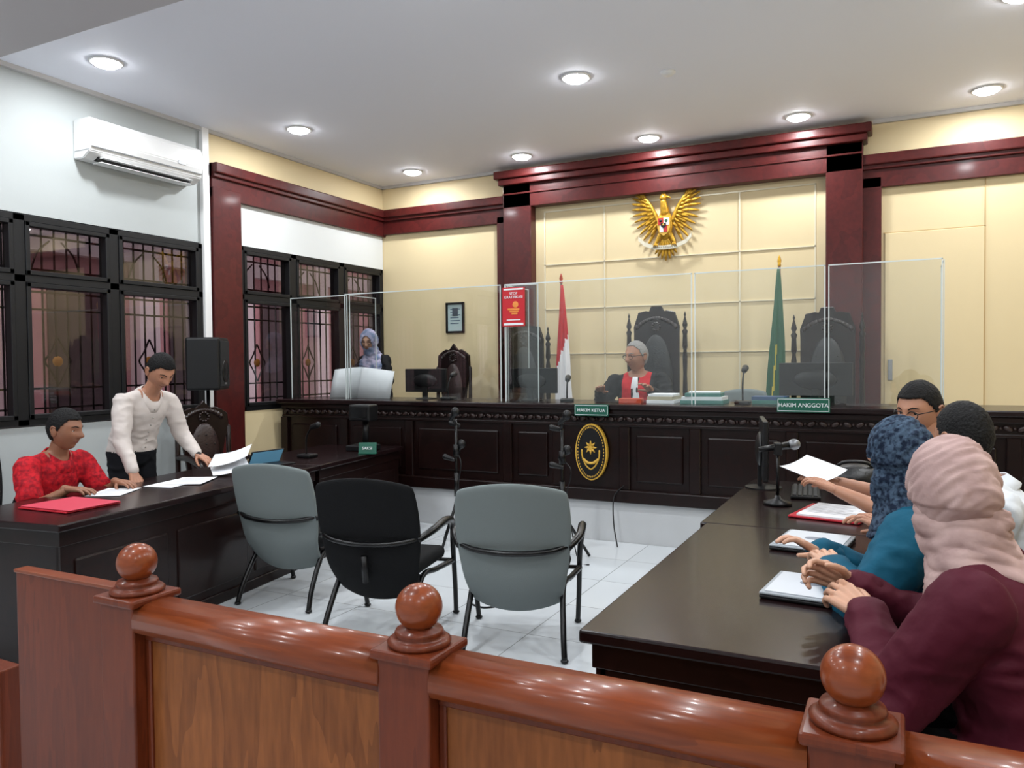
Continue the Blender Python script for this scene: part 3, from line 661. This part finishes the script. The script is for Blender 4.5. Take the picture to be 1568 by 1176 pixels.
def headmesh(k=1.0,face=True,u=72,v=60):
    bm=bmesh.new(); bmesh.ops.create_uvsphere(bm,u_segments=u,v_segments=v,radius=1)
    for q in bm.verts:
        d=q.co.copy(); p=headpt(d,k)
        if face and p.y>0: p.y+=facedy(p.x,p.z)
        q.co=p
    return bm
def fy(x,z):
    dz=z/.116; t=min(1,max(0,-dz)); fx=1-.30*t**1.4; r2=1-dz*dz-(x/.076/fx)**2
    return math.sqrt(max(0,r2))*.094*(1-.04*t)+facedy(x,z)
def head(par,hc,rot,skin,hair=None,style='short',hij=None,glasses=False,stache=False,scale=1.0):
    h=E('head',hc,0,par); h.rotation_mode='XYZ'; h.rotation_euler=rot; h.scale=(scale,)*3
    mk('face',headmesh(),skin,h,True)
    ye=fy(.031,.008)
    for s in (1,-1):
        if not hij:
            bm=ell((s*.078,-.008,-.005),(.008,.018,.031),Matrix.Rotation(s*.3,3,'Z'),14,12); join(bm,tube([(s*.084,.003,.016),(s*.088,-.014,.024),(s*.088,-.024,.006),(s*.083,-.012,-.024)],.004,6,4)); mk('ear',bm,skin,h,True)
        mk('eyeball',ell((s*.031,ye-.0085,.008),(.0125,.0115,.0085)),eyew,h,True); mk('iris',ell((s*.031,ye+.0005,.008),(.0056,.0035,.006)),eyed,h,True)
        mk('upper_eyelid',tube([(s*.0175,fy(.0175,.009)-.001,.009),(s*.025,ye+.0035,.0145),(s*.034,ye+.003,.0145),(s*.045,fy(.045,.008)-.001,.008)],.0026,6,4),skin,h,True)
        mk('lower_eyelid',tube([(s*.0185,fy(.0185,.006)-.001,.006),(s*.031,ye+.002,.0005),(s*.044,fy(.044,.006)-.001,.006)],.0022,6,4),skin,h,True)
        mk('eyebrow',tube([(s*.014,fy(.014,.027),.027),(s*.03,fy(.03,.033),.033),(s*.048,fy(.048,.027),.027)],[.0025,.0034,.0018],6,4),hair or hairb,h,True)
    mp_=[(-.023,-.0555),(-.011,-.0545),(0,-.0555),(.011,-.0545),(.023,-.0555)]
    mk('mouth',tube([(x,fy(x,z)-.0015,z) for x,z in mp_],[.0015,.0038,.0042,.0038,.0015],8,4),lipm,h,True)
    if hair and not hij:
        bm=headmesh(1.0,False,72,54); bald=(style=='balding')
        rm=[]
        for q in bm.verts:
            p=q.co; j_=.0 if abs(p.x)+abs(p.y)<.02 else .0012
            q.co=p*(1.07 if p.z<.04 else 1.07+.03*min(1,(p.z-.04)/.03) if not bald else 1.06)+V((0,-.002,.002 if not bald else 0))+V((random.uniform(-1,1),random.uniform(-1,1),random.uniform(-1,1)))*j_
        for f in bm.faces:
            c=f.calc_center_median(); y,z=c.y,c.z
            line=.07 if y>.055 else (.07-(.055-y)*1.5 if y>.01 else (.0 if y>-.02 else -.06))
            if bald and y>.03: line+=.02
            keep=z>line
            if not keep: rm.append(f)
        bmesh.ops.delete(bm,geom=rm,context='FACES')
        o=mk('hair',bm,hair,h,True); md=o.modifiers.new('s','SOLIDIFY'); md.thickness=.014; md.offset=-1
    if glasses:
        bm=bmesh.new()
        for s in (1,-1):
            join(bm,tube([(s*.031+.022*math.cos(a),.096-abs(.022*math.cos(a))*.15,.005+.016*math.sin(a)) for a in [2*pi*k/16 for k in range(17)]],.0022,6))
            join(bm,tube([(s*.053,.09,.01),(s*.08,.05,.012),(s*.086,-.01,.01)],.002,6))
        join(bm,tube([(-.01,.096,.008),(0,.101,.011),(.01,.096,.008)],.002,6)); mk('glasses',bm,black,h,True)
    if hij:
        bm=bmesh.new(); bmesh.ops.create_uvsphere(bm,u_segments=110,v_segments=80,radius=1)
        for q in bm.verts:
            d=q.co
            p=V((d.x*.092,d.y*.110-.006,d.z*.128+.004))
            if d.z<-.3: p.x*=.93
            if d.y<-.2: p.y-=.012*math.exp(-((d.z+.1)/.4)**2)
            w_=(d.z*1.0+d.y*.8); nn=noise.noise(V((w_*4.2,d.x*1.3,d.y*.8)))
            n2=noise.noise(V((w_*9+3,d.x*2.2,d.y*1.5)))
            q.co=p+d*( .007*(1-2*abs(nn))+.003*(1-2*abs(n2)) -.004)
        rm=[f for f in bm.faces if (lambda c: c.y>.02 and (c.x/.058)**2+((c.z+.006)/.088)**2<1)(f.calc_center_median())]
        bmesh.ops.delete(bm,geom=rm,context='FACES')
        o=mk('headscarf',bm,hij,h,True); md=o.modifiers.new('s','SOLIDIFY'); md.thickness=.01; md.offset=-1
    return h
def hand(par,w,d,n,side,skin,curl=.5,scale=1.0,nm='hand'):
    Y=V(d).normalized(); Zb=-(V(n)-Y*V(n).dot(Y)).normalized(); X=Y.cross(Zb)*side
    X=-X
    def P(x,y,z): return V(w)+(X*x+Y*y+Zb*z)*scale
    B=[]; xs=[.030,.010,-.011,-.031]; ky=[.086,.09,.086,.078]; Ls=[.072,.08,.074,.058]
    for i in range(4):
        B.append(caps(P(xs[i]*.45,.0,0),P(xs[i],ky[i],.002),.0165*scale,.0115*scale,10))
    B.append(caps(P(-.012,.03,0),P(.012,.03,0),.015*scale,.015*scale,10))
    for i in range(4):
        p=V((xs[i],ky[i],.002)); a=-.15; L=Ls[i]; fan=(xs[i])*2.6
        for k,(fr,r0,r1) in enumerate(((.45,.0094,.0087),(.3,.0087,.008),(.25,.008,.0068))):
            a+=curl*(.55 if k==0 else .8)*(1+.1*i)
            st=V((math.sin(fan)*math.cos(a),math.cos(fan)*math.cos(a),-math.sin(a)))*L*fr
            q=p+st; B.append(caps(P(*p),P(*q),r0*scale,r1*scale,8)); p=q
    p=V((.018,.022,-.004))
    for k,(dx_,l,r0,r1) in enumerate((((.7,.65,-.35),.042,.0145,.011),((.35,.85,-.4),.031,.0105,.0095),((.1,.9,-.4),.025,.0095,.0075))):
        q=p+V(dx_).normalized()*l; B.append(caps(P(*p),P(*q),r0*scale,r1*scale,8)); p=q
    B.append(caps(P(0,-.03,0),P(0,.01,0),.024*scale,.02*scale,10))
    return organic(nm,B,.0028,skin,par,None,2)
def person(name,x,y,yaw,seat=None,floor=0,lean=(.1,.25),S=1.0,LH=None,RH=None,hrot=(0,0,0),skin=None,top=None,bot=None,sleeve='long',build=1.0,hair=hairb,style='short',hij=None,glasses=False,stache=False,female=False,ld=None,rd=None,ln=(0,0,-1),rn=(0,0,-1),curl=.5,topfn=None,extra=None,hfwd=.03,shoe=black,poleL=None,poleR=None,side=0,hs=1.15,drape='full',loose=.012,watch=False,fold=1.0):
    e=E(name,(x,y,0),yaw); Mi=(Matrix.Translation((x,y,0))@Matrix.Rotation(yaw,4,'Z')).inverted()
    def toL(p): return Mi@V(p)
    def toD(p): return Mi.to_3x3()@V(p)
    U=V((1,0,0))
    P0=V((0,0,seat+.09*S if seat is not None else floor+.95*S))
    def spine(h):
        p=P0.copy(); n=12; st=h*S/n
        for i in range(n):
            a=lean[0]+(lean[1]-lean[0])*((i+.5)/n*h/.5); p+=V((side*.5,math.sin(a),math.cos(a))).normalized()*st
        a=lean[0]+(lean[1]-lean[0])*(h/.5); return p,V((0,math.sin(a),math.cos(a))),V((0,math.cos(a),-math.sin(a)))
    bw=build*S; parts=[]; segs=[]
    shx=.165 if female else .185
    R=[(-.10,.14,.10),(-.04,.175,.125),(.03,.175,.13),(.12,.160,.12),(.2,.160,.118),(.3,.17,.122),(.37,.178,.118),(.42,.17,.1),(.46,.125,.078),(.49,.07,.062),(.5,.05,.05)]
    rings=[]
    for h,a,b_ in R:
        c,s,f=spine(max(h,0)); 
        if h<0: c=c+s*h*S
        if female and h>.2: a*=.93
        if female and .25<h<.4: b_*=1.07
        rings.append([c+(U*math.cos(2*pi*k/28)*a+f*math.sin(2*pi*k/28)*b_)*bw for k in range(28)])
    parts.append(loft(rings))
    nb,ns,nf=spine(.46); hb,hS,hf=spine(.5)
    hc=hb+V((0,hfwd+.02,.155))*S + V((0,math.sin(lean[1])*.07,0))
    parts.append(caps(nb,hc+V((0,-.02,-.05))*S,.061*S,.057*S)); segs.append(('neck',nb+V((0,0,.045))*S,hc,.052*S))
    segs.append(('torso',P0,spine(.42)[0],.15*bw))
    c0,_,_=spine(.43)
    parts.append(caps(c0-U*shx*S*.85,c0+U*shx*S*.85,.056*bw,.056*bw))
    c1,_,_=spine(.455)
    parts.append(caps(c1+V((0,0,.01))-U*shx*S*.35,c0-U*shx*S*.85,.05*bw,.05*bw)); parts.append(caps(c1+V((0,0,.01))+U*shx*S*.35,c0+U*shx*S*.85,.05*bw,.05*bw))
    arms=[]
    for sd,tgt,dd,nn,pl in ((-1,LH,ld,ln,poleL),(1,RH,rd,rn,poleR)):
        sh=c0+U*sd*shx*build*S-V((0,0,.015))
        W=toL(tgt) if tgt is not None else P0+V((sd*.2,.3,.1))
        L1,L2=.285*S,.25*S; v=W-sh; d=min(v.length,(L1+L2)*.985); v=v.normalized(); W=sh+v*d
        a=(L1*L1-L2*L2+d*d)/(2*d); hh=math.sqrt(max(0,L1*L1-a*a))
        pole=V(pl) if pl else V((sd*.5,-.35,-1)); pp=(pole-v*pole.dot(v)).normalized(); el=sh+v*a+pp*hh
        parts+= [caps(sh,el if sleeve=='long' else sh.lerp(el,.74),(.056)*S+loose,(.045 if sleeve=='long' else .05)*S+loose),caps(el,W,.045*S+(loose if sleeve=='long' else 0),.028*S+(loose*.8 if sleeve=='long' else 0))]
        if sleeve!='long': parts.append(caps(sh,el,.05*S,.043*S))
        segs.append(('uarm',sh,el,.05*S)); segs.append(('farm',el,W,.036*S)); arms.append((sd,el,W,dd,nn,sh))
    for sd in (-1,1):
        hp=P0+V((sd*.095,0,-.02))*S
        if seat is not None: kn=hp+V((sd*.04,.42,.0))*S; an=V((kn.x,kn.y+.02,floor+.08))
        else: kn=V((hp.x+sd*.01,hp.y+.03,floor+.5*S)); an=V((hp.x+sd*.015,hp.y-.01,floor+.08))
        toe=an+V((sd*.02,.17,-.045))
        parts+=[caps(hp,kn,.088*bw,.062*bw),caps(kn,an,.062*bw,.045*bw),caps(an+V((0,-.03,-.03)),toe,.042,.032)]
        segs+=[('thigh',hp,kn,.08*bw),('calf',kn,an,.055*bw),('foot',an+V((0,-.03,-.04)),toe,.045)]
    if female and seat is None: parts.append(loft([[V((math.cos(2*pi*k/24)*r_,math.sin(2*pi*k/24)*r_*.8,zz)) for k in range(24)] for zz,r_ in ((floor+.1,.2),(floor+.5,.19),(P0.z,.17))]))
    n0,nS,nF=spine(.478)
    def mf(p):
        q=p-n0
        if q.dot(nS)>.012-.25*max(0,q.dot(nF)) and (q-nS*q.dot(nS)).length<.095*S: return 0
        best=None
        for nme,a,c,r_ in segs:
            ab=c-a; t=max(0,min(1,(p-a).dot(ab)/ab.length_squared)); dd=(p-a-ab*t).length-r_
            if nme=='neck': continue
            if best is None or dd<best[0]: best=(dd,nme,t)
        _,n_,t=best
        if seat is None and n_ in ('torso','thigh'): return 1 if p.z>P0.z+.0 else 2
        if n_=='uarm': return 0 if (sleeve=='short' and t>.8) else 1
        if n_=='farm': return 0 if sleeve in('short','none') else 1
        if n_ in('thigh','calf'): return 2
        if n_=='foot': return 3
        if topfn:
            r_=topfn(p,P0,spine)
            if r_ is not None: return r_
        return 1
    def wr(p):
        if (p-n0).dot(nS)>.03: return 0
        fade=min(1,max(0,((p-n0).length-.11*S)/.08))
        if fade<=0: return 0
        if sleeve=='short':
            b=mf(p)
            if b==0: return 0
        q=V((p.x*6+y,p.y*5,p.z*9)); n1=noise.noise(q+V((0,0,noise.noise(q*.6)*1.5)))
        n2=noise.noise(V((p.x*16,p.y*14+x,p.z*20)))
        return fade*fold*(.011*(1-2.4*abs(n1))-.003+.0035*(1-2*abs(n2)))
    mats=[skin,top,bot,shoe]+(extra or [])
    organic('body',parts,.0095,mats,e,mf,6,wr)
    for sd,el,W,dd,nn,sh in arms:
        fd=(W-el).normalized(); d_=toD(dd) if dd else fd
        n_=toD(nn)
        if sleeve=='long': mk('cuff',caps(W-fd*.035,W-fd*.002,.028*S+loose,.026*S+loose*.8),top,e,True)
        if sleeve=='short':
            ud=(el-sh).normalized(); a0=sh.lerp(el,.62); a1=sh.lerp(el,.86); xx=ud.orthogonal().normalized(); yy=ud.cross(xx)
            rr_=[[p_+(xx*math.cos(2*pi*k/28)+yy*math.sin(2*pi*k/28))*r_ for k in range(28)] for p_,r_ in ((a0,.05*S+loose+.0),(a1,.052*S+loose+.004),(a1+ud*.002,.044*S+loose),(a0,.044*S))]
            mk('sleeve_hem',loft(rr_,cap=False),top,e,True)
        if watch and sd<0: mk('wristwatch',caps(W+fd*.012,W+fd*.03,.031*S,.029*S),black,e,True)
        hand(e,W+fd*.012,(d_*.7+fd*.3),n_,sd,skin,curl,S*1.06)
    head(e,hc,hrot,skin,hair,style,hij,glasses,stache,S*hs)
    if hij:
        if drape=='full': T=((0,.07,.085,-.005),(.12,.078,.09,0),(.28,.085,.088,0),(.45,.10,.09,.0),(.62,.15,.11,.0),(.8,.195,.135,.01),(1.0,.205,.15,.02)); bt=spine(.33)[0]
        else: T=((0,.07,.088,-.01),(.15,.080,.094,-.005),(.35,.082,.09,0),(.55,.088,.09,.0),(.75,.102,.1,.0),(.9,.116,.11,.0),(1.0,.12,.112,.0)); bt=spine(.445)[0]
        rings=[]; top_=hc+V((0,-.01,-.03))*S
        for k,(t,a,b_,fy_) in enumerate(T):
            c=top_.lerp(bt,t)
            rg=[]
            for j in range(90):
                an=2*pi*j/90; fo=1+(.03+.02*t)*math.sin(an*3+t*8)+.02*math.sin(an*7-t*9)
                dz=-.05*max(0,math.sin(an))*t+.015*math.sin(an*2+1)
                rg.append(c+V((math.cos(an)*a*fo,math.sin(an)*b_*fo+fy_,dz))*S)
            rings.append(rg)
        rr=[]
        for i in range(len(rings)-1):
            for s_ in range(5): rr.append([rings[i][j].lerp(rings[i+1][j],s_/5) for j in range(90)])
        rr.append(rings[-1])
        for i,rg in enumerate(rr):
            cc=sum(rg,V((0,0,0)))/90
            for j in range(90):
                an=2*pi*j/90; nn=noise.noise(V((i*.32+1.2*math.sin(an+.6),math.cos(an)*1.1,math.sin(an)*1.1)))
                rg[j]=rg[j]+(rg[j]-cc)*.09*(1-2.2*abs(nn))
        o=mk('headscarf_drape',loft(rr,cap=False),hij,e,True); md=o.modifiers.new('s','SOLIDIFY'); md.thickness=.008; md.offset=-1
    return e,hc,spine,P0
def shirt_collar(e,spine,S,m,placket=False):
    c,s,f=spine(.478)
    def ring(r_,z_,v=.035):
        out=[]
        for k in range(48):
            a=2*pi*k/48; fr=max(0,math.sin(a)); out.append(c+V((math.cos(a)*r_,0,0))+f*(math.sin(a)*r_*1.0+.004+.012*fr)+s*(z_-v*fr*fr-.012*abs(math.cos(a))*(r_>.08*S)))
        return out
    mk('collar',loft([ring(.080*S,-.02,.05),ring(.070*S,.030),ring(.076*S,.036),ring(.108*S,-.014,.06),ring(.104*S,-.02,.06)],cap=False),m,e,True)
    if placket:
        R=[(.03,.13),(.1,.122),(.2,.118),(.3,.122),(.38,.116),(.44,.092)]
        def dep(h):
            for (h0,b0),(h1,b1) in zip(R[:-1],R[1:]):
                if h0<=h<=h1: return (b0+(b1-b0)*(h-h0)/(h1-h0))
            return .1
        bm=bmesh.new()
        for i in range(6):
            h=.42-.07*i; c2,s2,f2=spine(h); join(bm,ell(c2+f2*(dep(h)*placket*S+.009),(.006,.006,.006),None,10,6))
        mk('buttons',bm,mat('button',(150,146,140),.4),e,True)
redshirt=mat('red_batik_shirt',(186,24,36),.75,spec=.2,bump=.1,bscale=60,var=.5,vscale=38,col2=(132,14,28))
whiteshirt=mat('white_striped_shirt',(200,191,186),.85,spec=.2,bump=.2,bscale=12)
whiteshirt2=mat('white_shirt',(208,213,220),.85,spec=.2,bump=.2,bscale=12)
trous=mat('dark_trousers',(22,23,28),.85,spec=.2,bump=.2,bscale=12)
robe=mat('black_robe',(12,12,15),.75,spec=.2,bump=.3,bscale=10)
robered=mat('robe_red',(190,20,32),.65,spec=.2,bump=.2,bscale=10)
teal=mat('teal_blouse',(8,76,100),.75,spec=.2,bump=.3,bscale=14)
mar=mat('maroon_blouse',(74,17,34),.7,spec=.2,bump=.3,bscale=12)
hj1=mat('scarf_pale_pink',(188,160,155),.85,spec=.2,bump=.25,bscale=18,var=.2,vscale=9,col2=(170,142,138))
hj2=mat('scarf_navy_pattern',(16,28,48),.8,spec=.2,bump=.2,bscale=12,var=.5,vscale=60,col2=(66,84,104))
hj3=mat('scarf_pale_blue',(190,180,204),.8,spec=.2,bump=.3,bscale=12,var=.4,vscale=14,col2=(116,130,160))
hj4=mat('black_gown',(20,20,24),.75,spec=.2,bump=.2,bscale=10)
def judgefn(p,P0,spine):
    y=p.y-P0.y
    if y>-.02 and .03<abs(p.x)<.135: return 4
    return None
e,hc,sp,P0=person('presiding_judge',-2.27,7.28,pi,seat=.83,floor=.35,lean=(.02,.12),S=1.04,build=1.2,LH=(-2.02,6.88,1.27),RH=(-2.52,6.86,1.26),hrot=(-.12,0,-.5),skin=skinA,top=robe,bot=robe,hair=hairg,style='balding',glasses=True,topfn=judgefn,extra=[robered],hs=1.2,curl=.4,loose=.03)
rr=[]
for i in range(9):
    t=i/8; c,s,f=sp(.465-.3*t); w=.024+.035*t; yo=.1*1.2+.035-.02*(1-t)
    if t<.2: yo-=.03*(1-t/.2)
    rr.append([c+V((w*math.cos(a),yo+.012*math.sin(a)+.004*math.sin(a*5),0)) for a in [2*pi*k/24 for k in range(24)]])
mk('white_jabot',loft(rr),paper,e,True)
person('court_clerk_woman',-5.38,7.28,pi,floor=.35,lean=(.12,.35),S=.92,female=True,LH=(-5.1,6.9,1.3),RH=(-5.52,6.88,1.28),hrot=(-.3,0,.3),skin=skinC,top=hj4,bot=hj4,hij=hj3,glasses=True,hs=1.15)
offchair('high_back_office_chair',-5.38,2.94,0,-pi/2,leather,1.18,.56)
e,hc,sp,P0=person('seated_man_in_red_shirt',-5.02,3.14,-pi/2+.12,seat=.43,lean=(.1,.36),S=.98,build=1.08,LH=(-4.58,3.34,.795),RH=(-4.58,3.0,.795),hrot=(-.15,0,.25),skin=skinB,top=redshirt,bot=trous,sleeve='short',curl=.35,loose=.02,ld=(1,.1,-.25),rd=(1,.2,-.25)); shirt_collar(e,sp,.98,redshirt)
e,hc,sp,P0=person('standing_man_in_white_shirt',-5.12,3.86,-pi/2,lean=(.22,.72),S=.98,build=1.08,LH=(-4.72,4.1,.9),RH=(-4.72,3.56,.83),hrot=(-.65,0,-.1),skin=skinA,top=whiteshirt,bot=trous,curl=.4,hfwd=.04,ld=(.8,.2,-.3),loose=.014,watch=True,fold=.8); shirt_collar(e,sp,.98,whiteshirt,1.08)
e,hc,sp,P0=person('seated_woman_in_maroon_blouse',.31,2.3,pi/2-.25,seat=.42,lean=(.12,.40),S=1.08,build=1.15,female=True,LH=(-.08,2.36,.83),RH=(-.12,2.56,.86),hrot=(-.02,0,-.7),skin=skinC,top=mar,bot=mat('black_skirt',(14,14,18),.85,spec=.2),hij=hj1,curl=.75,ln=(0,.6,-.8),rn=(.2,-.9,-.5),rd=(-.8,-.2,.25),ld=(-.8,.4,.2),hs=1.0,drape='neck',loose=.028,poleL=(-.7,-.2,-.8),poleR=(.6,0,-.8),hfwd=.01,fold=1.3)
tp=[]
for i in range(9):
    t=i/8; cx=hc+V((-.05-.03*t,-.085-.15*t**.7,-.15-.36*t)); w=.03+.055*t; th=.016
    tp.append([cx+V((math.cos(a)*w*.8,math.sin(a)*th*(1+.8*math.sin(3*a+t*5)),.012*math.sin(5*a))) for a in [2*pi*k/28 for k in range(28)]])
mk('scarf_tail',loft(tp),hj1,e,True)
person('seated_woman_in_teal_blouse',.2,2.98,pi/2,seat=.46,lean=(.25,.52),S=1.08,build=1.1,female=True,LH=(-.2,2.84,.83),RH=(-.26,3.1,.82),hrot=(-.05,0,-.6),skin=skinC,top=teal,bot=trous,hij=hj2,drape='neck',hs=.93,loose=.03,poleL=(-.9,0,-.5),hfwd=-.05,fold=1.2)
e,hc,sp,P0=person('seated_man_in_white_shirt',.42,3.52,pi/2,seat=.46,lean=(.1,.36),S=1.06,build=1.08,LH=(-.02,3.42,.84),RH=(-.05,3.7,.82),hrot=(-.05,0,-.85),skin=skinA,top=whiteshirt2,bot=trous,hs=1.1,loose=.02,fold=1.3); shirt_collar(e,sp,1.06,whiteshirt2)
e,hc,sp,P0=person('seated_man_with_glasses',.27,4.25,pi/2,seat=.49,lean=(.1,.3),S=1.1,LH=(-.28,4.15,.9),RH=(-.3,4.45,.9),hrot=(-.2,0,.95),skin=skinA,top=mat('dark_shirt',(34,38,48),.8),bot=trous,sleeve='short',glasses=True,hs=1.08)
sheet('paper_sheet',-.42,4.42,.9,.2,.28,.92,.05,tilt=.05)
for x,y in ((.60,2.3),(.52,2.98),(.68,3.52),(.56,4.25)): offchair('office_chair',x,y,0,pi/2,leather,.9,.46,False)
# ------------------------------------------------------------------ world + camera
w=D.worlds.new('world'); SC.world=w; w.use_nodes=True; bg=w.node_tree.nodes['Background']; bg.inputs[0].default_value=(.9,.94,1,1); bg.inputs[1].default_value=2.0
SC.view_settings.view_transform='Standard'; SC.view_settings.exposure=-.05
f=1208.0
cam=D.cameras.new('camera'); co=D.objects.new('camera',cam); SC.collection.objects.link(co)
cam.sensor_width=36; cam.lens=36*f/1600; cam.clip_start=.05
co.matrix_world=Matrix.Translation((0,0,1.55))@Matrix.Rotation(math.radians(26.7),4,'Z')@Matrix.Rotation(pi/2+math.radians(-1.55),4,'X')@Matrix.Rotation(math.radians(-.55),4,'Z')
SC.camera=co
